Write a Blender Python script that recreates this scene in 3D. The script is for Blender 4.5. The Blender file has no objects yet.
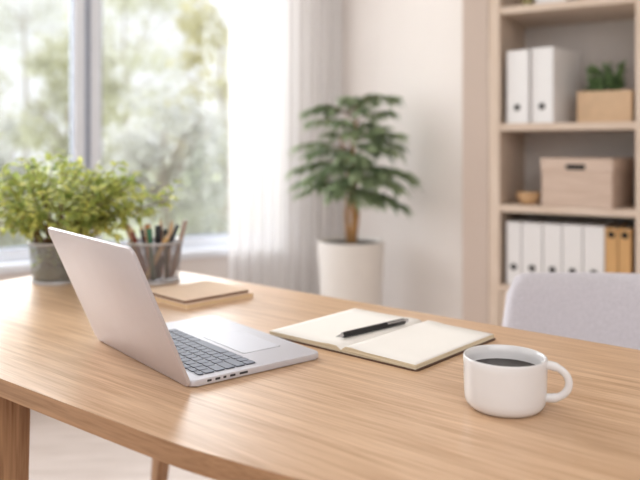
import bpy, bmesh, math, random
from mathutils import Vector, Matrix
R = math.radians
SC = bpy.context.scene
COL = SC.collection

# ------------------------------------------------------------------ camera, world, lights, exposure
cd = bpy.data.cameras.new('camera')
cam = bpy.data.objects.new('camera', cd); COL.objects.link(cam)
cam.location = (0, 0, 1.07); cam.rotation_euler = (R(90), 0, 0)
cd.sensor_width = 36; cd.lens = 730 / 640 * 36
cd.shift_y = -92 / 640                      # architectural shift lens: verticals stay vertical
cd.clip_start = .02; cd.clip_end = 200
cd.dof.use_dof = True; cd.dof.focus_distance = 1.04; cd.dof.aperture_fstop = 2.8; cd.dof.aperture_blades = 0
SC.camera = cam

w = bpy.data.worlds.new('overcast_sky'); SC.world = w; w.use_nodes = True
bg = w.node_tree.nodes['Background']
bg.inputs['Color'].default_value = (.96, .97, 1, 1); bg.inputs['Strength'].default_value = 1.1

sd = bpy.data.lights.new('sun', 'SUN'); sd.energy = 2.2; sd.angle = R(14); sd.color = (1, .97, .93)
sun = bpy.data.objects.new('sun', sd); COL.objects.link(sun)
sun.rotation_euler = Vector((.62, -.60, -.50)).to_track_quat('-Z', 'Y').to_euler()

ad = bpy.data.lights.new('window_daylight', 'AREA'); ad.shape = 'RECTANGLE'; ad.size = 2.4; ad.size_y = 1.7
ad.energy = 50; ad.color = (.95, .97, 1)
al = bpy.data.objects.new('window_daylight', ad); COL.objects.link(al)
al.location = (-1.35, 3.35, 1.75)
al.rotation_euler = Vector((.62, -.75, -.28)).to_track_quat('-Z', 'Y').to_euler()

rd = bpy.data.lights.new('fill_light', 'AREA'); rd.shape = 'RECTANGLE'; rd.size = 2.5; rd.size_y = 2.0  # unseen fill added behind the camera to brighten the room
rd.energy = 37; rd.color = (.965, .98, 1)
rl = bpy.data.objects.new('fill_light', rd); COL.objects.link(rl)
rl.location = (.6, -.8, 2.4)
rl.rotation_euler = Vector((.12, .9, -.42)).to_track_quat('-Z', 'Y').to_euler()

vs = SC.view_settings
SC.display_settings.display_device = 'sRGB'
vs.view_transform = 'Standard'; vs.look = 'None'; vs.gamma = 1; vs.use_curve_mapping = False
vs.exposure = 0.24

# ------------------------------------------------------------------ materials
def lin(c):
    return tuple(((v / 255) / 12.92 if v / 255 <= .04045 else ((v / 255 + .055) / 1.055) ** 2.4) for v in c)

def mat(name, rgb, rough=.5, metal=0., var=.06, scale=20., bump=0., spec=.5, trans=0., bscale=None, sheen=0., rgb2=None):
    m = bpy.data.materials.new(name); m.use_nodes = True
    nt = m.node_tree; N = nt.nodes; L = nt.links
    b = N['Principled BSDF']; c = lin(rgb)
    tc = N.new('ShaderNodeTexCoord')
    no = N.new('ShaderNodeTexNoise'); no.inputs['Scale'].default_value = scale; no.inputs['Detail'].default_value = 4
    L.new(tc.outputs['Object'], no.inputs['Vector'])
    cr = N.new('ShaderNodeValToRGB')
    cr.color_ramp.elements[0].position = .3; cr.color_ramp.elements[1].position = .7
    c2 = lin(rgb2) if rgb2 else c
    cr.color_ramp.elements[0].color = tuple(max(0, v * (1 - var)) for v in c) + (1,)
    cr.color_ramp.elements[1].color = tuple(min(1, v * (1 + var)) for v in c2) + (1,)
    L.new(no.outputs['Fac'], cr.inputs['Fac']); L.new(cr.outputs['Color'], b.inputs['Base Color'])
    b.inputs['Roughness'].default_value = rough; b.inputs['Metallic'].default_value = metal
    b.inputs['Specular IOR Level'].default_value = spec
    b.inputs['Sheen Weight'].default_value = sheen
    if bump:
        n2 = N.new('ShaderNodeTexNoise'); n2.inputs['Scale'].default_value = bscale or scale * 6; n2.inputs['Detail'].default_value = 3
        L.new(tc.outputs['Object'], n2.inputs['Vector'])
        bp = N.new('ShaderNodeBump'); bp.inputs['Strength'].default_value = bump; bp.inputs['Distance'].default_value = .002
        L.new(n2.outputs['Fac'], bp.inputs['Height']); L.new(bp.outputs['Normal'], b.inputs['Normal'])
    if trans:
        t = N.new('ShaderNodeBsdfTranslucent'); L.new(cr.outputs['Color'], t.inputs['Color'])
        mx = N.new('ShaderNodeMixShader'); mx.inputs[0].default_value = trans
        L.new(b.outputs[0], mx.inputs[1]); L.new(t.outputs[0], mx.inputs[2])
        L.new(mx.outputs[0], N['Material Output'].inputs['Surface'])
    return m

def wood(name, light, dark, axis='X', rough=.4, stretch=14., scale=3., bump=.15):
    m = bpy.data.materials.new(name); m.use_nodes = True
    nt = m.node_tree; N = nt.nodes; L = nt.links; b = N['Principled BSDF']
    tc = N.new('ShaderNodeTexCoord'); mp = N.new('ShaderNodeMapping')
    s = [stretch, stretch, stretch]; s['XYZ'.index(axis)] = 1.
    mp.inputs['Scale'].default_value = s
    L.new(tc.outputs['Object'], mp.inputs['Vector'])
    n1 = N.new('ShaderNodeTexNoise'); n1.inputs['Scale'].default_value = scale; n1.inputs['Detail'].default_value = 6
    n1.inputs['Roughness'].default_value = .6; n1.inputs['Distortion'].default_value = .8
    L.new(mp.outputs[0], n1.inputs['Vector'])
    mp2 = N.new('ShaderNodeMapping'); s2 = [v * 6 for v in s]; s2['XYZ'.index(axis)] = 3.
    mp2.inputs['Scale'].default_value = s2; L.new(tc.outputs['Object'], mp2.inputs['Vector'])
    n2 = N.new('ShaderNodeTexNoise'); n2.inputs['Scale'].default_value = scale; n2.inputs['Detail'].default_value = 3
    L.new(mp2.outputs[0], n2.inputs['Vector'])
    ma = N.new('ShaderNodeMath'); ma.operation = 'MULTIPLY_ADD'; ma.inputs[1].default_value = .45
    L.new(n2.outputs['Fac'], ma.inputs[0])
    mb = N.new('ShaderNodeMath'); mb.operation = 'MULTIPLY'; mb.inputs[1].default_value = .55
    L.new(n1.outputs['Fac'], mb.inputs[0]); L.new(mb.outputs[0], ma.inputs[2])
    cr = N.new('ShaderNodeValToRGB'); e = cr.color_ramp.elements
    e[0].position = .36; e[1].position = .62
    e[0].color = lin(dark) + (1,); e[1].color = lin(light) + (1,)
    L.new(ma.outputs[0], cr.inputs['Fac']); L.new(cr.outputs['Color'], b.inputs['Base Color'])
    b.inputs['Roughness'].default_value = rough
    bp = N.new('ShaderNodeBump'); bp.inputs['Strength'].default_value = bump; bp.inputs['Distance'].default_value = .0006
    L.new(ma.outputs[0], bp.inputs['Height']); L.new(bp.outputs['Normal'], b.inputs['Normal'])
    return m

def mesh_mat(name, rgb, nu=90., nv=36., wire=.32):
    """woven wire mesh: real open holes between wires (UV grid)"""
    m = bpy.data.materials.new(name); m.use_nodes = True
    nt = m.node_tree; N = nt.nodes; L = nt.links; b = N['Principled BSDF']
    b.inputs['Base Color'].default_value = lin(rgb) + (1,); b.inputs['Metallic'].default_value = .55; b.inputs['Roughness'].default_value = .4
    uv = N.new('ShaderNodeUVMap'); uv.uv_map = 'UVMap'
    mp = N.new('ShaderNodeMapping'); mp.inputs['Scale'].default_value = (nu, nv, 1); L.new(uv.outputs[0], mp.inputs['Vector'])
    sp = N.new('ShaderNodeSeparateXYZ'); L.new(mp.outputs[0], sp.inputs[0])
    outs = []
    for k in (0, 1):
        fr = N.new('ShaderNodeMath'); fr.operation = 'FRACT'; L.new(sp.outputs[k], fr.inputs[0])
        lt = N.new('ShaderNodeMath'); lt.operation = 'LESS_THAN'; lt.inputs[1].default_value = wire; L.new(fr.outputs[0], lt.inputs[0])
        outs.append(lt)
    mx = N.new('ShaderNodeMath'); mx.operation = 'MAXIMUM'; L.new(outs[0].outputs[0], mx.inputs[0]); L.new(outs[1].outputs[0], mx.inputs[1])
    tr = N.new('ShaderNodeBsdfTransparent'); ms = N.new('ShaderNodeMixShader')
    L.new(mx.outputs[0], ms.inputs[0]); L.new(tr.outputs[0], ms.inputs[1]); L.new(b.outputs[0], ms.inputs[2])
    L.new(ms.outputs[0], N['Material Output'].inputs['Surface'])
    return m

def glass_pane_mat():
    m = bpy.data.materials.new('window_glass'); m.use_nodes = True
    nt = m.node_tree; N = nt.nodes; L = nt.links
    tr = N.new('ShaderNodeBsdfTransparent'); tr.inputs[0].default_value = (.97, .98, .98, 1)
    gl = N.new('ShaderNodeBsdfGlossy'); gl.inputs['Roughness'].default_value = .02
    ms = N.new('ShaderNodeMixShader'); ms.inputs[0].default_value = .06
    L.new(tr.outputs[0], ms.inputs[1]); L.new(gl.outputs[0], ms.inputs[2])
    L.new(ms.outputs[0], N['Material Output'].inputs['Surface'])
    return m

def curtain_mat():
    m = bpy.data.materials.new('sheer_curtain'); m.use_nodes = True
    nt = m.node_tree; N = nt.nodes; L = nt.links
    d = N.new('ShaderNodeBsdfDiffuse'); d.inputs[0].default_value = lin((244, 242, 242)) + (1,)
    t = N.new('ShaderNodeBsdfTranslucent'); t.inputs[0].default_value = lin((246, 244, 244)) + (1,)
    tr = N.new('ShaderNodeBsdfTransparent')
    m1 = N.new('ShaderNodeMixShader'); m1.inputs[0].default_value = .36
    m2 = N.new('ShaderNodeMixShader')
    tc = N.new('ShaderNodeTexCoord'); wv = N.new('ShaderNodeTexNoise'); wv.inputs['Scale'].default_value = 300
    L.new(tc.outputs['Object'], wv.inputs['Vector'])
    mm = N.new('ShaderNodeMath'); mm.operation = 'MULTIPLY'; mm.inputs[1].default_value = .22; L.new(wv.outputs['Fac'], mm.inputs[0])
    L.new(mm.outputs[0], m2.inputs[0])
    L.new(d.outputs[0], m1.inputs[1]); L.new(t.outputs[0], m1.inputs[2])
    L.new(m1.outputs[0], m2.inputs[1]); L.new(tr.outputs[0], m2.inputs[2])
    L.new(m2.outputs[0], N['Material Output'].inputs['Surface'])
    return m

M = dict(
    wall=mat('white_wall_paint', (238, 230, 225), .8, var=.015, scale=3, bump=.1, bscale=250),
    niche=mat('beige_panel_paint', (208, 190, 178), .7, var=.02, scale=3, bump=.05, bscale=200),
    ceil=mat('ceiling_paint', (240, 238, 234), .9, var=.01),
    floor=wood('pale_floor_boards', (212, 198, 190), (190, 174, 164), 'X', .45, 8, 2),
    white=mat('white_window_paint', (238, 242, 250), .4, var=.01),
    gasket=mat('window_gasket', (150, 158, 175), .5, var=.03),
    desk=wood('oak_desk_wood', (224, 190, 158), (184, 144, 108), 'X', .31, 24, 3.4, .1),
    desk_side=wood('oak_side_grain_shaded', (176, 134, 98), (140, 100, 66), 'X', .42, 22, 3.0, .15),  # browner side wood, with the edge's shade also put into the colour
    desk_edge=wood('oak_leg_wood', (192, 150, 112), (138, 98, 66), 'Z', .45, 16, 2.2, .15),
    shelfw=wood('pale_birch_wood', (232, 214, 198), (216, 194, 174), 'Z', .5, 14, 3, .08),
    shelfb=wood('pale_birch_board', (232, 214, 198), (216, 194, 174), 'X', .5, 14, 3, .08),
    shelfback=mat('shelf_back_grey', (222, 216, 212), .7, var=.02),
    alu=mat('brushed_aluminium', (210, 210, 218), .5, .45, var=.012, scale=30, bump=.02, bscale=900),
    alulid=mat('aluminium_lid', (208, 202, 206), .48, .5, var=.012, scale=30, bump=.02, bscale=900),
    aludark=mat('trackpad_glass', (198, 198, 206), .45, .4, var=.01),
    key=mat('slate_keys', (114, 119, 134), .5, var=.03, scale=60),
    keyside=mat('key_sides', (58, 62, 74), .5, var=.03),
    keywell=mat('keyboard_well', (186, 188, 196), .5, .4, var=.02),
    black=mat('black_plastic', (24, 24, 26), .35, var=.1),
    port=mat('dark_port', (52, 52, 56), .5, var=.1),
    screen=mat('dark_screen_glass', (14, 14, 17), .08, var=.1),
    page=mat('cream_paper', (244, 240, 235), .85, var=.012, scale=8, bump=.05, bscale=400),
    pageedge=mat('page_edge', (236, 222, 196), .85, var=.06, scale=200),
    cover=mat('dark_brown_cover', (84, 58, 44), .6, var=.08, bump=.1, bscale=400),
    kraft=mat('kraft_cover', (240, 214, 190), .8, var=.03, scale=60, bump=.05),
    kraftb=mat('brown_cover', (128, 96, 78), .8, var=.05, scale=60),
    cream=mat('cream_page_edge', (236, 208, 164), .85, var=.05, scale=150),
    ceramic=mat('white_ceramic', (226, 224, 225), .16, var=.008, spec=.6),
    coffee=mat('black_coffee', (34, 20, 12), .06, var=.15, scale=40),
    metal=mat('silver_metal', (200, 200, 204), .25, 1., var=.03),
    rim=mat('grey_wire_rim', (186, 184, 186), .35, .5, var=.03),
    wire=mesh_mat('pencil_cup_mesh', (150, 146, 148)),
    wire2=mesh_mat('plant_pot_mesh', (158, 162, 160), wire=.32),
    soil=mat('potting_soil', (58, 46, 38), .95, var=.3, scale=90, bump=.6),
    moss=mat('root_ball', (120, 104, 76), .95, var=.35, scale=40, bump=.6),
    potw=mat('white_planter', (236, 230, 224), .5, var=.01),
    bark=mat('tan_bark', (184, 138, 88), .8, var=.2, scale=50, bump=.4),
    bark2=mat('brown_twig', (112, 82, 56), .8, var=.2, scale=60),
    leafd=mat('mid_green_leaf', (118, 142, 106), .5, var=.1, scale=14, trans=.3, rgb2=(170, 184, 146)),
    leafl=mat('yellow_green_leaf', (136, 166, 98), .45, var=.1, scale=45, trans=.5, rgb2=(234, 234, 146)),
    leafs=mat('dark_shelf_leaf', (112, 138, 94), .5, var=.4, scale=30, trans=.2),
    binder=mat('white_binder_card', (240, 238, 238), .5, var=.01),
    hole=mat('binder_finger_ring', (30, 28, 28), .9, var=.1),
    tan=mat('tan_binder_card', (214, 168, 112), .6, var=.04),
    box=wood('box_pale_wood', (218, 196, 180), (200, 174, 156), 'X', .6, 12, 4),
    boxo=mat('planter_box_wood', (216, 184, 150), .6, var=.05, scale=30),
    bowl=mat('bowl_wood', (206, 168, 126), .6, var=.06, scale=40),
    fabric=mat('grey_chair_fabric', (212, 208, 216), .95, var=.10, scale=240, bump=.5, bscale=700, sheen=.3),
    curtain=curtain_mat(), glass=glass_pane_mat(),
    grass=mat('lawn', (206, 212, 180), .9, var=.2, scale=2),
    tleaf0=mat('tree_leaf_pale', (232, 232, 216), .6, var=.25, scale=1.2, trans=.45),  # outdoor haze and overexposure are bleached into all three tree leaf colours
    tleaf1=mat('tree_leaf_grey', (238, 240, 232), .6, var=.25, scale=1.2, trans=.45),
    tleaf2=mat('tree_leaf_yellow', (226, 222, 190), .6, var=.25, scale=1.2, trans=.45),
    trunk=mat('tree_trunk_bark', (190, 180, 170), .9, var=.2, scale=4),
)

# ------------------------------------------------------------------ mesh helpers
def obj(name, bm, m, parent=None, smooth=False, angle=None):
    me = bpy.data.meshes.new(name)
    bmesh.ops.recalc_face_normals(bm, faces=bm.faces)
    if smooth:
        for f in bm.faces: f.smooth = True
        if angle is not None:
            for e in bm.edges:
                if len(e.link_faces) == 2 and e.calc_face_angle(0) > R(angle): e.smooth = False
    bm.to_mesh(me); bm.free()
    me.materials.append(m)
    o = bpy.data.objects.new(name, me); COL.objects.link(o)
    if parent: o.parent = parent
    return o

def thing(name, label, cat, loc=(0, 0, 0), rotz=0., group=None):
    o = bpy.data.objects.new(name, None); COL.objects.link(o); o.empty_display_size = .05
    o.location = loc; o.rotation_euler = (0, 0, rotz); o['label'] = label; o['category'] = cat
    if group: o['group'] = group
    return o

def tag(o, label, cat, group=None, kind=None):
    o['label'] = label; o['category'] = cat
    if group: o['group'] = group
    if kind: o['kind'] = kind
    return o

def struct(o):
    o['kind'] = 'structure'; return o

def B(): return bmesh.new()

def add_box(bm, c, s, bev=0., seg=2, M4=None):
    r = bmesh.ops.create_cube(bm, size=1.)
    vs_ = r['verts']
    for v in vs_: v.co = Vector((v.co.x * s[0], v.co.y * s[1], v.co.z * s[2]))
    if bev:
        es = list({e for v in vs_ for e in v.link_edges})
        rr = bmesh.ops.bevel(bm, geom=es, offset=bev, segments=seg, profile=.5, affect='EDGES')
        vs_ = list({v for f in rr['faces'] for v in f.verts} | {v for v in vs_ if v.is_valid})
    T = Matrix.Translation(c) if M4 is None else Matrix.Translation(c) @ M4
    for v in vs_: v.co = T @ v.co
    return bm

def add_lathe(bm, prof, seg=48, c=(0, 0, 0), close_top=False, close_bot=False, uv=False):
    rings = []
    for r, z in prof:
        rings.append([bm.verts.new((c[0] + r * math.cos(2 * math.pi * k / seg), c[1] + r * math.sin(2 * math.pi * k / seg), c[2] + z)) for k in range(seg)])
    lay = bm.loops.layers.uv.new('UVMap') if uv else None
    n = len(prof)
    for i in range(n - 1):
        for k in range(seg):
            a, b = rings[i], rings[i + 1]
            f = bm.faces.new((a[k], a[(k + 1) % seg], b[(k + 1) % seg], b[k]))
            if uv:
                us = (k / seg, (k + 1) / seg, (k + 1) / seg, k / seg); vv = (i / (n - 1), i / (n - 1), (i + 1) / (n - 1), (i + 1) / (n - 1))
                for l, a_, b_ in zip(f.loops, us, vv): l[lay].uv = (a_, b_)
    if close_bot: bm.faces.new(rings[0])
    if close_top: bm.faces.new(rings[-1])
    return bm

def add_tube(bm, pts, rad, seg=10, caps=True, flat=None):
    """tube along pts; rad float or list"""
    pts = [Vector(p) for p in pts]; n = len(pts)
    rr = rad if isinstance(rad, (list, tuple)) else [rad] * n
    t0 = (pts[1] - pts[0]).normalized()
    up = Vector((0, 0, 1)) if abs(t0.z) < .9 else Vector((1, 0, 0))
    nrm = t0.cross(up).normalized(); rings = []
    for i, p in enumerate(pts):
        t = (pts[min(i + 1, n - 1)] - pts[max(i - 1, 0)]).normalized()
        nrm = (nrm - t * nrm.dot(t)).normalized(); bn = t.cross(nrm)
        rings.append([bm.verts.new(p + (nrm * math.cos(a) + bn * math.sin(a) * (flat or 1)) * rr[i]) for a in [2 * math.pi * k / seg for k in range(seg)]])
    for i in range(n - 1):
        for k in range(seg):
            bm.faces.new((rings[i][k], rings[i][(k + 1) % seg], rings[i + 1][(k + 1) % seg], rings[i + 1][k]))
    if caps: bm.faces.new(rings[0][::-1]); bm.faces.new(rings[-1])
    return bm

def add_prism(bm, outline, z0, z1, bev=0., seg=2):
    a = [bm.verts.new((x, y, z0)) for x, y in outline]; b = [bm.verts.new((x, y, z1)) for x, y in outline]
    n = len(a); fb = bm.faces.new(a[::-1]); ft = bm.faces.new(b)
    for i in range(n): bm.faces.new((a[i], a[(i + 1) % n], b[(i + 1) % n], b[i]))
    if bev:
        es = list(fb.edges) + list(ft.edges)
        bmesh.ops.bevel(bm, geom=es, offset=bev, segments=seg, profile=.5, affect='EDGES')
    return bm

def rrect(x0, y0, x1, y1, r, n=6):
    out = []
    for cx, cy, a0 in ((x1 - r, y1 - r, 0), (x0 + r, y1 - r, 90), (x0 + r, y0 + r, 180), (x1 - r, y0 + r, 270)):
        for k in range(n + 1):
            a = R(a0 + 90 * k / n); out.append((cx + r * math.cos(a), cy + r * math.sin(a)))
    return out

def smooth_closed(pts, n=8):
    out = []; m = len(pts)
    for i in range(m):
        p0, p1, p2, p3 = [Vector(pts[(i + k - 1) % m]) for k in range(4)]
        for j in range(n):
            t = j / n
            q = .5 * ((2 * p1) + (p2 - p0) * t + (2 * p0 - 5 * p1 + 4 * p2 - p3) * t * t + (3 * p1 - p0 - 3 * p2 + p3) * t ** 3)
            out.append((q.x, q.y))
    return out

def add_leaf(bm, base, d, length, width, droop=.2, roll=0., up=Vector((0, 0, 1))):
    """pointed leaf folded along its midrib, bending down along its length"""
    d = Vector(d).normalized(); side = d.cross(up)
    if side.length < .05: side = d.cross(Vector((1, 0, 0)))
    side.normalize(); nn = side.cross(d)
    side, nn = side * math.cos(roll) + nn * math.sin(roll), nn * math.cos(roll) - side * math.sin(roll)
    base = Vector(base); rows = []
    for t, wd in ((0, .06), (.3, .85), (.62, .9), (1, 0)):
        c = base + d * (length * t) - up * (droop * length * t * t)
        if wd == 0: rows.append([bm.verts.new(c)])
        else: rows.append([bm.verts.new(c - side * width * .5 * wd + nn * width * .12 * wd), bm.verts.new(c), bm.verts.new(c + side * width * .5 * wd + nn * width * .12 * wd)])
    for i in range(3):
        a, b = rows[i], rows[i + 1]
        if len(b) == 1:
            bm.faces.new((a[0], a[1], b[0])); bm.faces.new((a[1], a[2], b[0]))
        else:
            bm.faces.new((a[0], a[1], b[1], b[0])); bm.faces.new((a[1], a[2], b[2], b[1]))

# ------------------------------------------------------------------ the room
DESK = .74
C0 = Vector((.08, 3.90, 0))                       # inner corner behind the tall plant
WU = Vector((-.854, -.520, 0)).normalized()       # along the window wall, away from the corner
WN = Vector((.520, -.854, 0)).normalized()        # window wall normal, into the room
PU = Vector((.520, -.854, 0)).normalized()        # along the plant wall, towards the camera
PN = Vector((-.854, -.520, 0)).normalized()
def frame(origin, ux, uy):                        # matrix with local x=ux, y=uy, z up
    m = Matrix((( ux.x, uy.x, 0, origin.x), (ux.y, uy.y, 0, origin.y), (0, 0, 1, origin.z), (0, 0, 0, 1)))
    return m
FW = frame(C0, WU, -WN)                           # local: x along window wall, y outwards, z up
def wbox(bm, x0, x1, y0, y1, z0, z1, bev=0.):
    add_box(bm, ((x0 + x1) / 2, (y0 + y1) / 2, (z0 + z1) / 2), (x1 - x0, y1 - y0, z1 - z0), bev)
def placed(name, bm, m, F, parent=None, **k):
    o = obj(name, bm, m, parent, **k)
    if parent is None: o.matrix_world = F
    return o
CEIL = 2.6
SILL = .575
bm = B(); wbox(bm, -.02, 3.6, 0, .16, 0, SILL - .02); wbox(bm, -.02, 3.6, 0, .16, 2.25, CEIL)
wbox(bm, -.02, .34, 0, .16, SILL - .02, 2.25); wbox(bm, 2.65, 3.6, 0, .16, SILL - .02, 2.25)
struct(placed('wall_window', bm, M['wall'], FW))
FP = frame(C0, PU, -PN)
bm = B(); wbox(bm, -.16, 1.0, .0, .16, 0, CEIL)
struct(placed('wall_right', bm, M['wall'], FP))
bm = B(); wbox(bm, .34, 2.65, -.045, .05, SILL - .025, SILL + .012, .006)
struct(placed('trim_1', bm, M['white'], FW))      # window sill
def window(n, x0, x1):
    root = bpy.data.objects.new('window_%d' % n, None); COL.objects.link(root); root.matrix_world = FW; struct(root)
    bm = B(); z0, z1 = SILL + .012, 2.25; t = .05
    for a in ((x0, x1, .03, .09, z0, z0 + .05), (x0, x1, .03, .09, z1 - .05, z1), (x0, x0 + t, .03, .09, z0 + .05, z1 - .05), (x1 - t, x1, .03, .09, z0 + .05, z1 - .05)):
        wbox(bm, *a, .004)
    obj('window_frame', bm, M['white'], root)
    bm = B()
    for a in ((x0 + t, x1 - t, .045, .075, z0 + .05, z0 + .058), (x0 + t, x0 + t + .008, .045, .075, z0 + .058, z1 - .058), (x1 - t - .008, x1 - t, .045, .075, z0 + .058, z1 - .058), (x0 + t, x1 - t, .045, .075, z1 - .058, z1 - .05)):
        wbox(bm, *a)
    obj('window_gasket', bm, M['gasket'], root)
    bm = B(); wbox(bm, x0 + t + .008, x1 - t - .008, .057, .063, z0 + .058, z1 - .058)
    obj('glass_pane', bm, M['glass'], root)
window(2, .34, 1.279); window(1, 1.297, 2.65)
bm = B(); wbox(bm, 1.279, 1.297, .022, .098, SILL + .012, 2.25)
struct(placed('trim_2', bm, M['gasket'], FW))
bm = B(); wbox(bm, .0, 3.6, -.014, 0, 0, .09, .003)
struct(placed('baseboard_window', bm, M['white'], FW))
bm = B(); wbox(bm, .0, 1.0, -.014, 0, 0, .09, .003)
struct(placed('baseboard_right', bm, M['white'], FP))

SD = Vector((.5, .866, 0)).normalized(); SW = Vector((.866, -.5, 0)).normalized()   # shelf depth / width directions
S0 = Vector((.671, 2.905, 0))                      # shelf front-left corner
FS = frame(S0, SW, SD)
bm = B(); wbox(bm, -.108, -.002, .0, .46, 0, CEIL)
struct(placed('wall_pillar', bm, M['niche'], FS))
bm = B(); wbox(bm, -.115, 2.2, .46, .6, 0, CEIL)
struct(placed('wall_back', bm, M['wall'], FS))
bm = B(); wbox(bm, -3.9, 3.2, -2.2, 5.0, -.1, 0)
struct(obj('floor', bm, M['floor']))
bm = B(); add_box(bm, (0, -2.3, CEIL / 2), (6.4, .2, CEIL)); struct(obj('wall_rear', bm, M['wall']))
bm = B(); add_box(bm, (3.3, .1, CEIL / 2), (.2, 4.8, CEIL)); struct(obj('wall_side', bm, M['wall']))
bm = B(); add_prism(bm, [(-3.2, 1.9), (-3.2, -2.4), (3.4, -2.4), (3.4, 2.4), (1.2, 3.5), (.3, 4.3), (.0, 4.15)], CEIL, CEIL + .1)
struct(obj('ceiling', bm, M['ceil']))

# ------------------------------------------------------------------ desk
EX = Vector((.7691, -.6392, 0)); NY = Vector((.6392, .7691, 0))
desk = thing('desk', 'light oak desk with bowed edges filling the foreground', 'desk', (-.008, 1.164, 0), math.atan2(-.6392, .7691))
ol = [(-.80, -.388), (-.5, -.383), (-.2, -.377), (.083, -.3675), (.183, -.357), (.27, -.344), (.4, -.318), (.55, -.28), (.72, -.215),
      (.86, -.12), (.93, .02), (.9, .18), (.8, .29), (.62, .345), (.39, .361), (.1, .364), (-.4, .37), (-.80, .375),
      (-1.0, .372), (-1.055, .33), (-1.035, .1), (-.975, -.2), (-.945, -.34), (-.9, -.384)]
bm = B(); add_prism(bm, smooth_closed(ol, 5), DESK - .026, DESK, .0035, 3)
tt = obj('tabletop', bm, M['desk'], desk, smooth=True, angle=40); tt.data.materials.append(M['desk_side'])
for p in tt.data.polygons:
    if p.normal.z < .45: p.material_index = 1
def desk_leg(x, y, w0, w1, dx, dy):
    bm = B(); vs2 = []
    for (z, t) in ((DESK - .026, 0), (.64, .12), (.5, .3), (.36, .5), (.2, .75), (0, 1)):
        ww = (w0 + (w1 - w0) * t) / 2; ox = x + dx * t; oy = y + dy * t
        ww *= 1 + (.05 * math.sin(t * 6))
        vs2.append([bm.verts.new((ox + a * ww, oy + b * ww * 1.15, z)) for a, b in ((-1, -1), (1, -1), (1, 1), (-1, 1))])
    for i in range(len(vs2) - 1):
        for k in range(4): bm.faces.new((vs2[i][k], vs2[i][(k + 1) % 4], vs2[i + 1][(k + 1) % 4], vs2[i + 1][k]))
    bm.faces.new(vs2[0]); bm.faces.new(vs2[-1][::-1])
    es = [e for e in bm.edges if abs(e.verts[0].co.z - e.verts[1].co.z) > .02]
    bmesh.ops.bevel(bm, geom=es, offset=.006, segments=2, affect='EDGES')
    return bm
obj('leg', desk_leg(-.395, -.315, .060, .034, .0, .0), M['desk_edge'], desk, smooth=True, angle=50)
obj('leg', desk_leg(-.715, .30, .040, .030, -.11, .02), M['desk_edge'], desk, smooth=True, angle=50)
obj('leg', desk_leg(.70, .22, .060, .036, .03, .02), M['desk_edge'], desk, smooth=True, angle=50)
obj('leg', desk_leg(.60, -.16, .060, .036, .03, -.02), M['desk_edge'], desk, smooth=True, angle=50)

# ------------------------------------------------------------------ laptop
LA = R(128.6)
lu = Vector((math.cos(LA), math.sin(LA), 0)); lv = Vector((-lu.y, lu.x, 0)) * -1
if lv.x < 0: lv = -lv
lap = thing('laptop', 'open silver laptop with grey keys, seen from behind its lid', 'laptop')
FL = Matrix(((lv.x, lu.x, 0, -.1835), (lv.y, lu.y, 0, .999), (0, 0, 1, DESK), (0, 0, 0, 1)))
lap.matrix_world = FL                             # local x: from hinge to front edge, y: along the hinge (away), z up
LW, LD = .324, .234
bm = B(); add_prism(bm, rrect(.004, -.004, LD, LW, .011), .0015, .0105, .0022, 3)
base = obj('base', bm, M['alu'], lap, smooth=True, angle=35)
bm = B()
for fx, fy in ((.03, .03), (.19, .03), (.03, .28), (.19, .28)):
    obj('rubber_foot', add_lathe(B(), [(.007, 0), (.007, .0018)], 16, (fx, fy, 0), True, True), M['black'], base)
def flat_patch(name, x0, y0, x1, y1, z, m, r=.003, parent=base, h=.0004):
    bm = B(); add_prism(bm, rrect(x0, y0, x1, y1, r, 4), z - .001, z + h); return obj(name, bm, m, parent)
flat_patch('keyboard_well', .024, .010, .1245, .268, .0105, M['keywell'], .003, base, .0002)
flat_patch('trackpad_groove', .1345, .0645, .2065, .1965, .0105, M['port'], .005, base, .0002)
flat_patch('trackpad', .135, .065, .206, .196, .0105, M['aludark'], .005, base, .0004)
def keyrow(x, hgt, widths, y0=.0105, pitch=.0172):
    y = y0
    for wd in widths:
        bm = B(); a = wd * pitch
        add_prism(bm, rrect(x, y + .0010, x + hgt, y + a - .0010, .0030, 4), .0105, .0124, .0004, 1)
        k_ = obj('key', bm, M['key'], base); k_.data.materials.append(M['keyside'])
        for p in k_.data.polygons:
            if p.normal.z < .3: p.material_index = 1
        y += a
keyrow(.0265, .0085, [1.07] * 14)
rows = [[1] * 13 + [2.0], [1.6] + [1] * 12 + [1.4], [1.9] + [1] * 11 + [2.1], [2.4] + [1] * 10 + [2.6]]
for i, rw in enumerate(rows): keyrow(.0372 + i * .0173, .0153, rw)
keyrow(.1064, .0160, [1, 1, 1, 1.3, 5.2, 1.3, 1.2, 1, 1, 1])
for x0, ln in ((.031, .007), (.044, .008), (.057, .005), (.068, .009), (.084, .014)):
    bm = B(); add_box(bm, (x0 + ln / 2, -.0040, .0062), (ln, .0012, .0032), .0005, 1)
    obj('port', bm, M['port'], base)
lid_ang = R(113.6)
bm = B(); add_prism(bm, rrect(-.009, -.004, .2065, LW, .009), -.0048, 0, .0016, 3)
lid = obj('lid', bm, M['alulid'], lap, smooth=True, angle=35)
# lid local x runs from the hinge to its top edge; rotate about the hinge line so the display faces the keys
lid.matrix_local = Matrix.Translation((.0, 0, .0096)) @ Matrix.Rotation(-lid_ang, 4, 'Y')
bm = B(); add_prism(bm, rrect(.004, .002, .201, LW - .006, .006), -.0052, -.0044)
sc = obj('screen', bm, M['screen'], lid)
bm = B(); add_tube(bm, [(.0062, .03, .0088), (.0062, LW - .04, .0088)], .0032, 12)
obj('hinge', bm, M['port'], lap, smooth=True)

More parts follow.
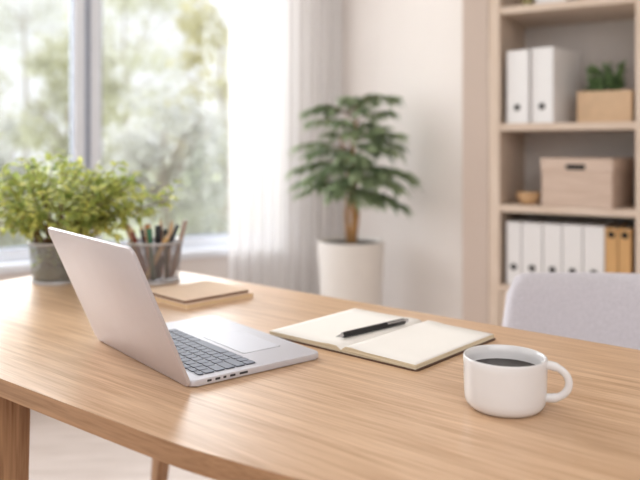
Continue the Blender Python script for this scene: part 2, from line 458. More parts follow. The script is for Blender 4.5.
# ------------------------------------------------------------------ open notebook and pen
nb = thing('notebook', 'open notebook with blank cream pages and dark brown cover', 'notebook')
na = R(48.5)
sdir = Vector((math.cos(na), math.sin(na), 0)); pdir = Vector((sdir.y, -sdir.x, 0))
nb.matrix_world = Matrix(((pdir.x, sdir.x, 0, .034), (pdir.y, sdir.y, 0, 1.174), (0, 0, 1, DESK), (0, 0, 0, 1)))  # x to the right page, y along the spine
PWL, PWR, PH = .164, .143, .240
bm = B(); add_prism(bm, rrect(-PWL - .003, -.003, PWR + .004, PH + .003, .006), 0, .002, .0006, 1)
obj('cover', bm, M['cover'], nb)
def page_block(sign, wdt, h0, h1):
    bm = B(); n = 18; prof = []
    for i in range(n + 1):
        t = i / n
        x = sign * (.0008 + t * (wdt - .0008))
        z = h1 + (h0 - h1) * t + .0016 * math.exp(-((t - .14) / .12) ** 2) - .0050 * math.exp(-(t / .022) ** 2)
        prof.append((x, max(z, .0026)))
    rowsv = []
    ny = 6
    for j in range(ny + 1):
        y = PH * j / ny
        rowsv.append(([bm.verts.new((x, y, .0021)) for x, z in prof], [bm.verts.new((x, y, z)) for x, z in prof]))
    for j in range(ny):
        for i in range(n):
            bm.faces.new((rowsv[j][1][i], rowsv[j][1][i + 1], rowsv[j + 1][1][i + 1], rowsv[j + 1][1][i]))
            bm.faces.new((rowsv[j][0][i], rowsv[j + 1][0][i], rowsv[j + 1][0][i + 1], rowsv[j][0][i + 1]))
        for i in (0, n): bm.faces.new((rowsv[j][0][i], rowsv[j][1][i], rowsv[j + 1][1][i], rowsv[j + 1][0][i]))
    for j in (0, ny):
        for i in range(n): bm.faces.new((rowsv[j][0][i], rowsv[j][0][i + 1], rowsv[j][1][i + 1], rowsv[j][1][i]))
    return bm
def stripes(m):     # sheet edges: thin layers up the block, only on the side faces
    nt = m.node_tree; N = nt.nodes; L = nt.links
    tc = N.new('ShaderNodeTexCoord'); mp = N.new('ShaderNodeMapping'); mp.inputs['Scale'].default_value = (8, 8, 1500)
    n = N.new('ShaderNodeTexNoise'); n.inputs['Scale'].default_value = 1.; L.new(tc.outputs['Object'], mp.inputs[0]); L.new(mp.outputs[0], n.inputs['Vector'])
    cr = N.new('ShaderNodeValToRGB'); cr.color_ramp.elements[0].position = .35; cr.color_ramp.elements[1].position = .65
    cr.color_ramp.elements[0].color = lin((196, 176, 140)) + (1,); cr.color_ramp.elements[1].color = lin((246, 236, 214)) + (1,)
    L.new(n.outputs['Fac'], cr.inputs['Fac']); L.new(cr.outputs[0], N['Principled BSDF'].inputs['Base Color'])
M['sheets'] = mat('sheet_edges', (236, 224, 200), .85); stripes(M['sheets'])
for sgn, wd, h0, h1 in ((-1, PWL, .0088, .0095), (1, PWR, .0092, .0110)):
    o = obj('page_block', page_block(sgn, wd, h0, h1), M['page'], nb)
    o.data.materials.append(M['sheets'])
    for p in o.data.polygons:
        if abs(p.normal.z) < .5: p.material_index = 1
        p.use_smooth = p.normal.z > .5
pa, pb = Vector((.027, 1.214, DESK + .0163)), Vector((.160, 1.330, DESK + .0163))
pd = (pb - pa).normalized()
pen = thing('pen', 'black ballpoint pen with silver tip and clip lying across the notebook', 'pen', pa, math.atan2(pd.y, pd.x))
PL = (pb - pa).length
bm = B(); add_tube(bm, [(.014, 0, 0), (.02, 0, 0), (.06, 0, 0), (PL * .62, 0, 0), (PL * .64, 0, 0), (PL - .012, 0, 0), (PL - .01, 0, 0)], [.0042, .0050, .0052, .0054, .0056, .0054, .0044], 20)
obj('barrel', bm, M['black'], pen, smooth=True, angle=40)
bm = B(); add_tube(bm, [(0, 0, 0), (.003, 0, 0), (.014, 0, 0)], [.0006, .0012, .0037], 16); obj('tip', bm, M['metal'], pen, smooth=True, angle=40)
bm = B(); add_tube(bm, [(PL - .010, 0, 0), (PL - .003, 0, 0), (PL, 0, 0)], [.0036, .0036, .0024], 16); obj('push_button', bm, M['metal'], pen, smooth=True, angle=40)
bm = B(); add_box(bm, (PL - .034, -.0047, .0037), (.046, .0028, .0010), .0003, 1, Matrix.Rotation(R(50), 4, 'X')); add_box(bm, (PL - .0135, -.0040, .0030), (.003, .0035, .003), .0003, 1, Matrix.Rotation(R(50), 4, 'X'))
obj('clip', bm, M['metal'], pen)

# ------------------------------------------------------------------ stack of two closed notebooks
def closed_book(name, label, cx, cy, z, ang, sx, sy, t, cov, pg):
    r = thing(name, label, 'notebook', (cx, cy, z), ang)
    for zz in (0, t - .0012):
        bm = B(); add_prism(bm, rrect(-sx / 2, -sy / 2, sx / 2, sy / 2, .004), zz, zz + .0012); obj('cover', bm, cov, r)
    bm = B(); add_prism(bm, rrect(-sx / 2 + .0012, -sy / 2 + .0012, sx / 2 - .0012, sy / 2 - .0012, .003), .0012, t - .0012); obj('page_block', bm, pg, r)
    return r
sa = R(45)
closed_book('closed_notebook', 'cream-edged closed notebook at the bottom of the stack of two', -.266, 1.611, DESK, sa, .180, .160, .0090, M['kraft'], M['cream'])
closed_book('closed_notebook', 'brown-edged closed notebook on top of the stack of two', -.272, 1.613, DESK + .0091, sa, .172, .156, .0078, M['kraft'], M['kraftb'])

# ------------------------------------------------------------------ mug of coffee
CX, CY = .2358, .931
mug = thing('mug', 'wide white ceramic mug of black coffee on the desk', 'mug', (CX, CY, DESK))
prof = [(.0, .002), (.032, .002), (.034, 0), (.0395, .0002), (.0435, .0016), (.0474, .0050), (.0498, .0095), (.0510, .016), (.0515, .030), (.0520, .055), (.0523, .0635), (.0517, .0655), (.0505, .0660), (.0490, .0650), (.0485, .055), (.0480, .03), (.0465, .016), (.039, .007), (0, .0055)]
bm = B(); add_lathe(bm, prof, 96); bmesh.ops.remove_doubles(bm, verts=bm.verts, dist=1e-6)
body = obj('body', bm, M['ceramic'], mug, smooth=True)
bm = B(); add_lathe(bm, [(0, .0475), (.0470, .0475), (.0482, .0479)], 72); bmesh.ops.remove_doubles(bm, verts=bm.verts, dist=1e-6)
tag_c = obj('coffee', bm, M['coffee'], mug, smooth=True)
bm = B(); hp = []
for k in range(25):
    a = R(104 - 208 * k / 24)
    hp.append((.0530 + .0245 * math.cos(a), 0, .0380 + .0205 * math.sin(a)))
hp = [(.0498, 0, hp[0][2] + .0)] + hp + [(.0500, 0, hp[-1][2])]
add_tube(bm, hp, [.0060] + [.0047] * 5 + [.0039] * 15 + [.0047] * 5 + [.0060], 20, True, 1.2)
h = obj('handle', bm, M['ceramic'], mug, smooth=True); h.rotation_euler = (0, 0, R(-20))

# ------------------------------------------------------------------ pencil cup, its pencils
def wire_pot(name, label, cat, x, y, r0, r1, hh, wm):
    t = thing(name, label, cat, (x, y, DESK))
    bm = B(); add_lathe(bm, [(r0 + (r1 - r0) * k / 6, .006 + (hh - .009) * k / 6) for k in range(7)], 64, uv=True)
    obj('mesh_wall', bm, wm, t, smooth=True)
    bm = B(); add_lathe(bm, [(r1 - .0022, hh - .006), (r1 + .002, hh - .006), (r1 + .0028, hh - .003), (r1 + .002, hh), (r1 - .0022, hh), (r1 - .003, hh - .003), (r1 - .0022, hh - .006)], 64)
    obj('rim', bm, M['rim'], t, smooth=True)
    bm = B(); add_lathe(bm, [(0, 0), (r0 + .0015, 0), (r0 + .002, .004), (r0 + .001, .007), (r0 - .002, .007), (r0 - .003, .003), (0, .003)], 64); bmesh.ops.remove_doubles(bm, verts=bm.verts, dist=1e-6)
    obj('base_ring', bm, M['rim'], t, smooth=True, angle=40)
    return t
PX, PY = -.4086, 1.812
wire_pot('pencil_cup', 'grey wire mesh cup full of pencils and pens on the desk', 'pencil cup', PX, PY, .058, .066, .101, M['wire'])
def stick(kind, label, bx, by, tx, ty, top, rad, rgb, tiprgb=None, hexa=False, cat=None, cone=True, capr=None):
    """bx,by base offset in the cup; tx,ty offset at the top"""
    a = Vector((PX + bx, PY + by, DESK + .0035 + rad * .8)); b = Vector((PX + tx, PY + ty, top)); rad *= 1.22
    L = (b - a).length; q = (b - a).to_track_quat('Z', 'Y')
    t = bpy.data.objects.new(kind, None); COL.objects.link(t); t.location = a; t.rotation_mode = 'QUATERNION'; t.rotation_quaternion = q
    tag(t, label, cat or kind, 'pencils and pens in the wire mesh cup')
    m = mat(kind + '_paint', rgb, .5, var=.04)
    seg = 6 if hexa else 16
    if cone:
        bm = B(); add_tube(bm, [(0, 0, 0), (0, 0, L - .018)], rad, seg); obj('shaft', bm, m, t, smooth=not hexa)
        bm = B(); add_tube(bm, [(0, 0, L - .018), (0, 0, L - .004)], [rad * .98, rad * .28], 12); obj('sharpened_cone', bm, M['boxo'], t, smooth=True, angle=60)
        bm = B(); add_tube(bm, [(0, 0, L - .004), (0, 0, L)], [rad * .28, rad * .05], 8); obj('point', bm, mat('point', tiprgb or rgb, .6), t)
    else:
        bm = B(); add_tube(bm, [(0, 0, 0), (0, 0, L * .72)], rad * .92, seg); obj('shaft', bm, m, t, smooth=not hexa)
        bm = B(); add_tube(bm, [(0, 0, L * .72), (0, 0, L - .003), (0, 0, L)], [rad, rad, rad * .75], seg); obj('cap', bm, mat('cap', capr or rgb, .4), t, smooth=True, angle=40)
def zt(py, Y=1.81): return 1.07 - (py - 148) / 730 * Y
def xo(px, Y=1.81): return (px - 320) / 730 * Y - PX
stick('marker', 'beige round stick leaning furthest left in the mesh cup', -.030, .020, xo(124), .020, zt(225), .0055, (206, 166, 134), cone=False, capr=(214, 178, 148))
stick('pencil', 'dark red pencil leaning left in the mesh cup', -.012, -.020, xo(132), -.025, zt(224), .0045, (126, 58, 44), (60, 30, 24), True)
stick('pencil', 'dark brown pencil between the red and the orange ones', -.018, .038, xo(136), .040, zt(224), .0042, (66, 40, 34), (30, 20, 20), True)
stick('wooden_ruler', 'flat-topped orange tan stick left of the green pen', -.006, .0, xo(146), .012, zt(225), .0062, (216, 150, 104), cone=False, cat='stick')
stick('pen', 'dark green pen with pale top in the mesh cup', .004, -.036, xo(152), -.034, zt(227), .0055, (34, 92, 58), cone=False, capr=(50, 112, 78))
stick('pen', 'thick black pen upright in the middle of the mesh cup', .010, -.015, xo(159), -.010, zt(225), .0068, (26, 26, 28), cone=False)
stick('pencil', 'pencil with pinkish top, tallest of those standing behind the black pen', .008, .026, xo(157.5), .034, zt(219), .0038, (196, 140, 124), (130, 70, 60), True)
stick('pen', 'olive black pen just right of the thick black pen', .030, -.004, xo(165), .0, zt(229), .0055, (60, 56, 40), cone=False, capr=(44, 42, 34))
stick('pencil', 'light wooden pencil with pale top, upright right of the cup centre', .022, .018, xo(169.5), .030, zt(221), .0050, (226, 188, 144), (240, 214, 176), True)
stick('pencil', 'yellow tan pencil leaning right at the front of the mesh cup', -.018, -.034, xo(172.5), -.030, zt(230), .0046, (224, 184, 124), (236, 206, 160), True)
stick('pen', 'slim black pen leaning right in the mesh cup', .000, -.002, xo(177.5), .008, zt(225), .0040, (30, 32, 38), cone=False, capr=(40, 46, 60))
stick('marker', 'grey beige stick leaning furthest right in the mesh cup', .036, .016, xo(184), .016, zt(221), .0052, (186, 160, 146), cone=False, capr=(176, 156, 146))

# ------------------------------------------------------------------ bushy plant in a wire pot on the desk
random.seed(5)
GX, GY = -.652, 1.81
pl = wire_pot('potted_plant', 'bushy yellow-green plant in a grey mesh pot on the desk', 'plant', GX, GY, .058, .065, .101, M['wire2'])
bm = B(); add_lathe(bm, [(0, .0075), (.050, .0075), (.052, .022), (.04, .034), (.02, .040), (0, .042)], 32); bmesh.ops.remove_doubles(bm, verts=bm.verts, dist=1e-6)
for v in bm.verts: v.co += Vector((random.uniform(-1, 1), random.uniform(-1, 1), random.uniform(-1, 1))) * .0015
obj('soil', bm, M['moss'], pl, smooth=True)
st = B(); lf = B()
ctr = Vector((.022, .0, .212))
for i in range(120):
    a = random.uniform(0, 2 * math.pi); el = random.uniform(-.85, 1.0)
    ca = math.sqrt(max(0, 1 - el * el)); rr = random.uniform(.6, 1.0)
    end = ctr + Vector((math.cos(a) * ca * .235 * rr, math.sin(a) * ca * .17 * rr, el * .11 * rr))
    if i % 24 == 5: end = ctr + Vector((.26, random.uniform(-.05, .05), random.uniform(-.02, .05)))
    if end.z < .135 and math.hypot(end.x, end.y) < .1: end.z = .14
    b0 = Vector((random.uniform(-.034, .034), random.uniform(-.034, .034), .03))
    mid = Vector((b0.x * 1.1, b0.y * 1.1, .1)).lerp(end, .35) + Vector((0, 0, .045))
    q = lambda t: b0.lerp(mid, t) * (1 - t) + mid.lerp(end, t) * t
    add_tube(st, [q(t) for t in (0, .25, .5, .75, 1)], [.0016, .0014, .0011, .0009, .0006], 5)
    out = (end - mid).normalized()
    for k in range(17):
        t = random.uniform(.55, 1.03) if k < 16 else .12 ; p = q(t) + Vector((random.uniform(-1, 1), random.uniform(-1, 1), random.uniform(-1, 1))) * .012
        d = out * .4 + Vector((random.uniform(-1, 1), random.uniform(-1, 1), random.uniform(-.5, .45)))
        add_leaf(lf, p, d, random.uniform(.020, .036), random.uniform(.012, .020), random.uniform(0, .5), random.uniform(-.5, .5))
obj('stems', st, M['bark2'], pl); obj('foliage', lf, M['leafl'], pl, smooth=True)

# ------------------------------------------------------------------ tall plant in white planter
random.seed(11)
TX, TY = .136, 3.20
tp = thing('planter_tree', 'leafy green indoor tree in a tall white pot by the curtain', 'plant', (TX, TY, 0))
RZ = .664
bm = B(); add_lathe(bm, [(0, 0), (.108, 0), (.112, .006), (.147, RZ - .008), (.148, RZ), (.143, RZ + .002), (.1395, RZ - .003), (.137, RZ - .06), (0, RZ - .06)], 64); bmesh.ops.remove_doubles(bm, verts=bm.verts, dist=1e-6)
obj('pot', bm, M['potw'], tp, smooth=True, angle=60)
bm = B(); add_lathe(bm, [(0, RZ - .010), (.06, RZ - .011), (.1365, RZ - .014)], 32); bmesh.ops.remove_doubles(bm, verts=bm.verts, dist=1e-6)
obj('soil', bm, M['soil'], tp, smooth=True)
st = B(); lf = B()
trunks = [[(.0, 0, RZ - .04), (.012, 0, .75), (.005, .01, .92), (.012, 0, 1.10), (.03, 0, 1.26)], [(-.01, .01, RZ - .04), (-.018, .01, .78), (-.004, .0, .9), (-.02, 0, 1.02), (-.05, 0, 1.12)], [(.012, -.01, RZ - .04), (.03, -.01, .80), (.02, .0, .92), (.05, 0, 1.02)]]
obj('trunk', add_tube(B(), trunks[0], [.014, .012, .011, .009, .005], 10), M['bark'], tp, smooth=True)
obj('trunk', add_tube(B(), trunks[1], [.011, .010, .008, .006, .004], 10), M['bark'], tp, smooth=True)
obj('trunk', add_tube(B(), trunks[2], [.010, .009, .007, .004], 10), M['bark'], tp, smooth=True)
K = TY / 730
tiers = [  # (start z px, tip x px, tip y px, depth offset)
    (100, 392, 97, 0), (104, 372, 93, .06), (102, 345, 97, -.04), (106, 308, 112, 0), (112, 322, 104, .05), (116, 388, 112, -.03), (118, 312, 122, -.06),
    (130, 398, 135, -.02), (132, 398, 146, .05), (134, 380, 128, -.1), (136, 330, 132, .08), (140, 300, 146, 0), (142, 310, 154, -.1), (146, 392, 152, -.12),
    (152, 296, 172, 0), (154, 310, 180, -.12), (156, 330, 168, -.16), (158, 380, 172, -.15), (160, 404, 174, -.03), (164, 408, 178, -.08), (166, 396, 186, -.16),
    (168, 298, 186, .05), (172, 306, 192, -.08), (174, 332, 192, -.18), (178, 356, 196, -.2), (180, 376, 200, -.15), (182, 400, 208, -.06), (184, 392, 202, .02), (180, 344, 190, .12), (150, 360, 158, -.18), (128, 352, 134, -.14), (160, 366, 166, .12), (112, 362, 110, -.1), (122, 340, 122, -.12), (140, 374, 146, -.14), (146, 338, 156, -.15), (160, 350, 172, -.2), (168, 372, 182, -.2), (170, 336, 184, -.2), (126, 372, 122, .08), (104, 356, 98, -.05)]
def tree_pt(px, py, dy): return Vector(((px - 320) * K - TX, dy, 1.07 - (py - 148) * K))
for (sy, ex, ey, dy) in tiers:
    s = tree_pt(352 + random.uniform(-3, 5), sy + 10, 0); e = tree_pt(ex, ey, dy)
    mid = s.lerp(e, .55) + Vector((0, 0, .035 + .05 * (e - s).length))
    q = lambda t: s.lerp(mid, t) * (1 - t) + mid.lerp(e, t) * t
    add_tube(st, [q(t) for t in (0, .25, .5, .75, .97)], [.0035, .003, .0025, .002, .0012], 5)
    n = max(5, int((e - s).length / .016))
    ax = (e - s); ax.z = 0; ax.normalize(); sd2 = Vector((-ax.y, ax.x, 0))
    for k in range(n):
        t = .34 + .66 * k / (n - 1); p = q(t)
        for sg in (-1, 1, 0):
            d = ax * random.uniform(.5, 1.) + sd2 * sg * random.uniform(.6, 1.1) + Vector((0, 0, random.uniform(-.45, .1)))
            pp = p + Vector((random.uniform(-1, 1), random.uniform(-1, 1), random.uniform(-.6, .6))) * .008
            ln = random.uniform(.05, .078)
            tip = Vector((TX, TY, 0)) + pp + d.normalized() * ln
            if (tip - C0).dot(PN) < .03: continue
            add_leaf(lf, pp, d, ln, random.uniform(.018, .026), random.uniform(.2, .55), random.uniform(-.3, .3))
obj('branches', st, M['bark2'], tp); obj('foliage', lf, M['leafd'], tp, smooth=True)

# ------------------------------------------------------------------ curtain
bm = B(); n = 150; x0, x1 = .02, .665; zt_, zb = 2.5, .02; rowsc = []
for j in range(9):
    z = zt_ + (zb - zt_) * j / 8; row = []
    for i in range(n + 1):
        t = i / n; x = x0 + (x1 - x0) * t
        y = -.10 + .012 * math.sin(t * 2 * math.pi * 11 + .5 * math.sin(t * 9)) * (1 + .2 * math.sin(j)) + .008 * math.sin(t * 61 + j * .2)
        row.append(bm.verts.new((x, y, z)))
    rowsc.append(row)
for j in range(8):
    for i in range(n): bm.faces.new((rowsc[j][i], rowsc[j][i + 1], rowsc[j + 1][i + 1], rowsc[j + 1][i]))
cur = thing('curtain', 'sheer white floor-length curtain hanging beside the window', 'curtain')
cur.matrix_world = FW
fb = obj('fabric', bm, M['curtain'], cur, smooth=True)
bm = B(); wbox(bm, x0, x1 + .01, -.13, -.07, 2.5, 2.52, .003); obj('heading', bm, M['white'], cur)
bm = B(); add_tube(bm, [(-.0 + .02, -.10, 2.55), (3.0, -.10, 2.55)], .012, 12)
for x in (.1, 1.5, 2.9): wbox(bm, x - .01, x + .01, -.10, 0.0, 2.545, 2.555)
rod = placed('curtain_rod', bm, M['white'], FW); tag(rod, 'white rod carrying the sheer curtain above the window', 'curtain rod')

# ------------------------------------------------------------------ shelf unit
SH = thing('shelf_unit', 'tall open shelf unit of pale wood against the right wall', 'shelf'); SH.matrix_world = FS
W_IN, T, DP, HT = .496, .044, .40, 2.05
def sbox(name, x0, x1, y0, y1, z0, z1, m, bev=.002, parent=SH):
    bm = B(); wbox(bm, x0, x1, y0, y1, z0, z1, bev); return obj(name, bm, m, parent)
sbox('side_panel', 0, T, 0, DP, 0, HT, M['shelfw']); sbox('side_panel', T + W_IN, 2 * T + W_IN, 0, DP, 0, HT, M['shelfw'])
sbox('back_panel', T, T + W_IN, DP - .012, DP, .06, HT - .03, M['shelfback'], 0)
SZ = [1.626, 1.166, .846, .530, .09]
for z in SZ: sbox('shelf_board', T, T + W_IN, .003, DP - .012, z - .028, z, M['shelfb'])
sbox('top_board', T, T + W_IN, .0, DP, HT - .03, HT, M['shelfb'])
sbox('plinth', T, T + W_IN, .03, .05, 0, .062, M['shelfb'])
for k in (0, 1):
    x0 = T + .003 + k * W_IN / 2; d = sbox('cupboard_door', x0, x0 + W_IN / 2 - .006, .004, .02, .095, .498, M['shelfw'])
    bm = B(); add_lathe(bm, [(0, 0), (.008, .0), (.01, .012), (0, .014)], 16); kb = obj('knob', bm, M['boxo'], d)
    kb.matrix_local = Matrix.Translation((x0 + (W_IN / 2 - .036 if k == 0 else .03), .004, .42)) @ Matrix.Rotation(R(90), 4, 'X')
SHM = FS
def sthing(name, label, cat, x, y, z, group=None, rz=0.):
    o = thing(name, label, cat, (0, 0, 0), 0, group); o.matrix_world = SHM @ Matrix.Translation((x, y, z)) @ Matrix.Rotation(rz, 4, 'Z'); return o
def binder(x, z, wd, hh, dp, label, m, y=.03, hz=.06, group=None, dark=True, rz=0.):
    t = sthing('binder', label, 'binder', x, y, z, group, rz)   # turned a little on the upper shelf
    bm = B(); wbox(bm, 0, wd, 0, .004, 0, hh, .0012); wbox(bm, 0, .003, 0.002, dp, 0, hh); wbox(bm, wd - .003, wd, .002, dp, 0, hh)
    obj('cover', bm, m, t)
    bm = B(); wbox(bm, .004, wd - .004, .02, dp - .006, .004, hh - .008); obj('papers', bm, M['page'], t)
    bm = B(); add_lathe(bm, [(.0, 0), (.0125, 0), (.0130, .0015), (.0115, .0025), (.0, .0020)], 24)
    hl = obj('finger_ring', bm, M['hole'], t); hl.matrix_local = Matrix.Translation((wd / 2, 0.0, hz)) @ Matrix.Rotation(R(90), 4, 'X')
    return t
def sx(px):      # x along the shelf front for a viewing direction
    k = (px - 320) / 730; return (k * 2.90 - .679) / (.866 + .5 * k)
GB = 'binders on the shelves'
z1 = SZ[1] + .0005
binder(sx(507.5), z1, sx(531) - sx(507.5), .286, .26, 'white binder on the upper shelf, left of the pair', M['binder'], .02, .062, GB, rz=R(-12))
binder(sx(532.5), z1, sx(556.5) - sx(532.5), .290, .26, 'white binder on the upper shelf, right of the pair beside the planter box', M['binder'], .014, .064, GB, rz=R(-12))
z3 = SZ[3] + .0005
low = [(507.5, 522, 'white'), (523, 543.5, 'white'), (544.5, 563, 'white'), (564, 584, 'white'), (585, 606, 'white'), (607, 619.5, 'tan'), (620.5, 633, 'tan')]
lab = ['narrow white binder at the left end of the lower binder row', 'second white binder from the left in the lower row', 'middle white binder of the five in the lower row', 'fourth white binder from the left in the lower row', 'white binder right beside the tan ones in the lower row', 'tan binder next to the white binders in the lower row', 'tan binder at the right end of the lower row']
for (a, b, c), l in zip(low, lab):
    binder(sx(a), z3, sx(b) - sx(a), .248 if c == 'white' else .243, .25, l, M['binder'] if c == 'white' else M['tan'], .02, .072 if c == 'white' else .22, GB)
# lidded box
xb0, xb1 = sx(541), sx(617)
bx = sthing('storage_box', 'pale wooden storage box with lid and dark slot handle', 'box', 0, 0, SZ[2] + .0005, None, R(-7)); bx.matrix_world = FS @ Matrix.Translation((xb0, .03, SZ[2] + .0005)) @ Matrix.Rotation(R(-9), 4, 'Z') @ Matrix.Translation((-xb0, -.03, 0))
bm = B(); wbox(bm, xb0 + .003, xb1 - .003, .033, .30, 0, .135, .002); obj('body', bm, M['box'], bx)
bm = B(); wbox(bm, xb0, xb1, .03, .303, .135, .185, .003); ld = obj('lid', bm, M['box'], bx)
bm = B(); add_prism(bm, rrect(-.036, -.010, .036, .010, .004, 4), -.0015, .0008); hs = obj('slot_handle', bm, M['hole'], ld)
hs.matrix_local = Matrix.Translation(((xb0 + xb1) / 2 - .0, .0295, .152)) @ Matrix.Rotation(R(90), 4, 'X')
bw = sthing('bowl', 'small wooden bowl beside the lidded storage box', 'bowl', sx(526), .075, SZ[2] + .0005)
bm = B(); add_lathe(bm, [(0, 0), (.024, 0), (.036, .010), (.045, .030), (.0465, .048), (.044, .048), (.042, .030), (.032, .012), (0, .008)], 40); bmesh.ops.remove_doubles(bm, verts=bm.verts, dist=1e-6)
obj('body', bm, M['bowl'], bw, smooth=True, angle=60)
# planter box
xp0, xp1 = sx(577), sx(633)
pbx = sthing('planter_box', 'small green plant in a light wooden box on the upper shelf', 'plant', 0, 0, z1)
bm = B()
for a in ((xp0, xp1, .05, .058, 0, .118), (xp0, xp1, .18, .188, 0, .118), (xp0, xp0 + .008, .058, .18, 0, .118), (xp1 - .008, xp1, .058, .18, 0, .118), (xp0 + .008, xp1 - .008, .058, .18, 0, .008)): wbox(bm, *a)
obj('box', bm, M['boxo'], pbx)
bm = B(); wbox(bm, xp0 + .008, xp1 - .008, .058, .18, .008, .108); obj('soil', bm, M['soil'], pbx)
bm = B(); random.seed(3)
for i in range(330):
    xq = random.uniform(xp0 + .035, xp1 - .040)
    bx0 = Vector((xq, random.uniform(.075, .16), .108 + random.uniform(0, .045 + .06 * abs(math.sin(xq * 62)))))
    d = Vector((random.uniform(-.8, .6), random.uniform(-.8, .8), random.uniform(.3, 1.6)))
    add_leaf(bm, bx0, d, random.uniform(.03, .05), random.uniform(.010, .016), .25, random.uniform(-.5, .5))
obj('foliage', bm, M['leafs'], pbx, smooth=True)
# things on the board at the top edge of the picture
z0 = SZ[0] + .0005
tb = sthing('carton', 'white box on the shelf board cut by the top of the picture', 'box', sx(536), .04, z0)
bm = B(); wbox(bm, 0, sx(566) - sx(536), 0, .2, 0, .11, .003); obj('body', bm, M['binder'], tb)
bm = B(); wbox(bm, -.002, sx(566) - sx(536) + .002, -.002, .202, .11, .135, .003); obj('lid', bm, M['binder'], tb)
vz = sthing('jar', 'small olive jar left of the white box on the top board', 'jar', sx(525.5), .07, z0)
bm = B(); add_lathe(bm, [(0, 0), (.018, 0), (.022, .01), (.022, .05), (.014, .062), (.014, .07), (.011, .07), (.011, .06), (0, .02)], 32); obj('body', bm, mat('olive_glaze', (150, 140, 92), .4), vz, smooth=True, angle=50)
bk = sthing('basket', 'low tan basket right of the white box on the top board', 'basket', sx(596), .11, z0)
bm = B(); add_lathe(bm, [(0, 0), (.06, 0), (.07, .02), (.074, .08), (.071, .08), (.066, .02), (0, .006)], 40); obj('body', bm, mat('tan_weave', (206, 178, 152), .8, var=.2, scale=80, bump=.5), bk, smooth=True, angle=50)

# ------------------------------------------------------------------ chair
ch = thing('chair', 'light grey upholstered chair on the far side of the desk', 'chair', (.645, 1.42, 0), R(-10))
def backrest():
    bm = B(); nx, nz = 26, 18; th = .05; F = []; K2 = []
    for j in range(nz + 1):
        v = j / nz; z = .42 + .362 * v; row = []; row2 = []
        hw = .300 - .042 * v
        for i in range(nx + 1):
            u = -1 + 2 * i / nx
            cr = .05                                      # rounded top corners
            xx = u * hw
            zz = z
            if v > .5:
                k = max(0, abs(u) - .86) / .14; zz = z - (v - .5) * 2 * .045 * k ** 2.2
            bow = -.055 * u * u                           # wraps round the sitter
            y = .195 + .07 * v + bow
            edge = min(1, (1 - abs(u)) / .10) ; top = min(1, (1 - v) / .10)
            e = math.sqrt(max(0, 1 - (1 - edge) ** 2)) * math.sqrt(max(0, 1 - (1 - top) ** 2)); e = max(e, .08)
            row.append(bm.verts.new((xx, y - th / 2 * e, zz))); row2.append(bm.verts.new((xx, y + th / 2 * e, zz)))
        F.append(row); K2.append(row2)
    for j in range(nz):
        for i in range(nx):
            bm.faces.new((F[j][i], F[j][i + 1], F[j + 1][i + 1], F[j + 1][i])); bm.faces.new((K2[j][i], K2[j + 1][i], K2[j + 1][i + 1], K2[j][i + 1]))
        for i in (0, nx): bm.faces.new((F[j][i], F[j + 1][i], K2[j + 1][i], K2[j][i]))
    for j in (0, nz):
        for i in range(nx): bm.faces.new((F[j][i], K2[j][i], K2[j][i + 1], F[j][i + 1]))
    return bm
obj('backrest', backrest(), M['fabric'], ch, smooth=True)
bm = B(); add_prism(bm, rrect(-.25, -.24, .25, .165, .06), .40, .47, .018, 4); obj('seat', bm, M['fabric'], ch, smooth=True, angle=60)
for x, y in ((-.2, -.19), (.2, -.19), (-.2, .13), (.2, .13)):
    bm = B(); add_tube(bm, [(x * 1.12, y * 1.15, 0), (x, y, .405)], [.011, .018], 16); obj('leg', bm, M['desk_edge'], ch, smooth=True, angle=50)

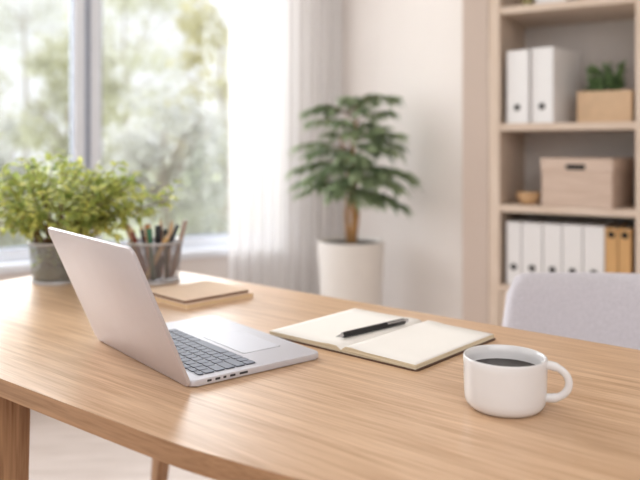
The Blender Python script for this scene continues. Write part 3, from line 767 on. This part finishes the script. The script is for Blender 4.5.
# ------------------------------------------------------------------ outside the window
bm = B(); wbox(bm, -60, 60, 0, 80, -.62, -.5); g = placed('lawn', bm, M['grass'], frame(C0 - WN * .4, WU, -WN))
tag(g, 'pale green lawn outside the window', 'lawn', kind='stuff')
def tree(label, X, Y, zc, rx, rz, n, lm, seed, ls=.16):
    random.seed(seed)
    t = thing('tree', label, 'tree', (X, Y, -.5), 0, 'trees outside the window')
    tb = B(); add_tube(tb, [(0, 0, .02), (.02, 0, .3), (.05, 0, zc * .4 + .4), (-.03, 0, zc + .5), (0, 0, zc + .5 + rz * .6)], [.10, .09, .07, .035, .012], 8)
    br = []
    for i in range(11):
        a = random.uniform(0, 6.28); e = Vector((math.cos(a) * rx * .75, math.sin(a) * rx * .75, zc + .5 + random.uniform(-.6, .7) * rz)); s = Vector((0, 0, max(.6, zc + .5 - rz * .5 + random.uniform(0, .6) * rz)))
        add_tube(tb, [s, s.lerp(e, .5) + Vector((0, 0, .1)), e], [.022, .014, .006], 5)
    obj('trunk', tb, M['trunk'], t, smooth=True)
    lb = B()
    blobs = []
    for i in range(60):
        while True:
            p = Vector((random.uniform(-1, 1), random.uniform(-1, 1), random.uniform(-1, 1)))
            if p.length < 1: break
        blobs.append(Vector((p.x * rx, p.y * rx, zc + .5 + p.z * rz)))
    for i in range(n):
        c = random.choice(blobs); rr = .22 * rx
        p = c + Vector((random.gauss(0, 1), random.gauss(0, 1), random.gauss(0, .8))) * rr * .55
        if p.z < .15: continue
        d = Vector((random.uniform(-1, 1), random.uniform(-1, 1), random.uniform(-.9, .5)))
        s = ls * random.uniform(.7, 1.3)
        side = d.cross(Vector((0, 0, 1))).normalized() * s * .28; d = d.normalized() * s
        f = [lb.verts.new(p), lb.verts.new(p + d * .5 + side), lb.verts.new(p + d), lb.verts.new(p + d * .5 - side)]
        lb.faces.new(f)
    obj('crown', lb, lm, t)
def wp(px, Y): return ((px - 320) / 730 * Y, Y)
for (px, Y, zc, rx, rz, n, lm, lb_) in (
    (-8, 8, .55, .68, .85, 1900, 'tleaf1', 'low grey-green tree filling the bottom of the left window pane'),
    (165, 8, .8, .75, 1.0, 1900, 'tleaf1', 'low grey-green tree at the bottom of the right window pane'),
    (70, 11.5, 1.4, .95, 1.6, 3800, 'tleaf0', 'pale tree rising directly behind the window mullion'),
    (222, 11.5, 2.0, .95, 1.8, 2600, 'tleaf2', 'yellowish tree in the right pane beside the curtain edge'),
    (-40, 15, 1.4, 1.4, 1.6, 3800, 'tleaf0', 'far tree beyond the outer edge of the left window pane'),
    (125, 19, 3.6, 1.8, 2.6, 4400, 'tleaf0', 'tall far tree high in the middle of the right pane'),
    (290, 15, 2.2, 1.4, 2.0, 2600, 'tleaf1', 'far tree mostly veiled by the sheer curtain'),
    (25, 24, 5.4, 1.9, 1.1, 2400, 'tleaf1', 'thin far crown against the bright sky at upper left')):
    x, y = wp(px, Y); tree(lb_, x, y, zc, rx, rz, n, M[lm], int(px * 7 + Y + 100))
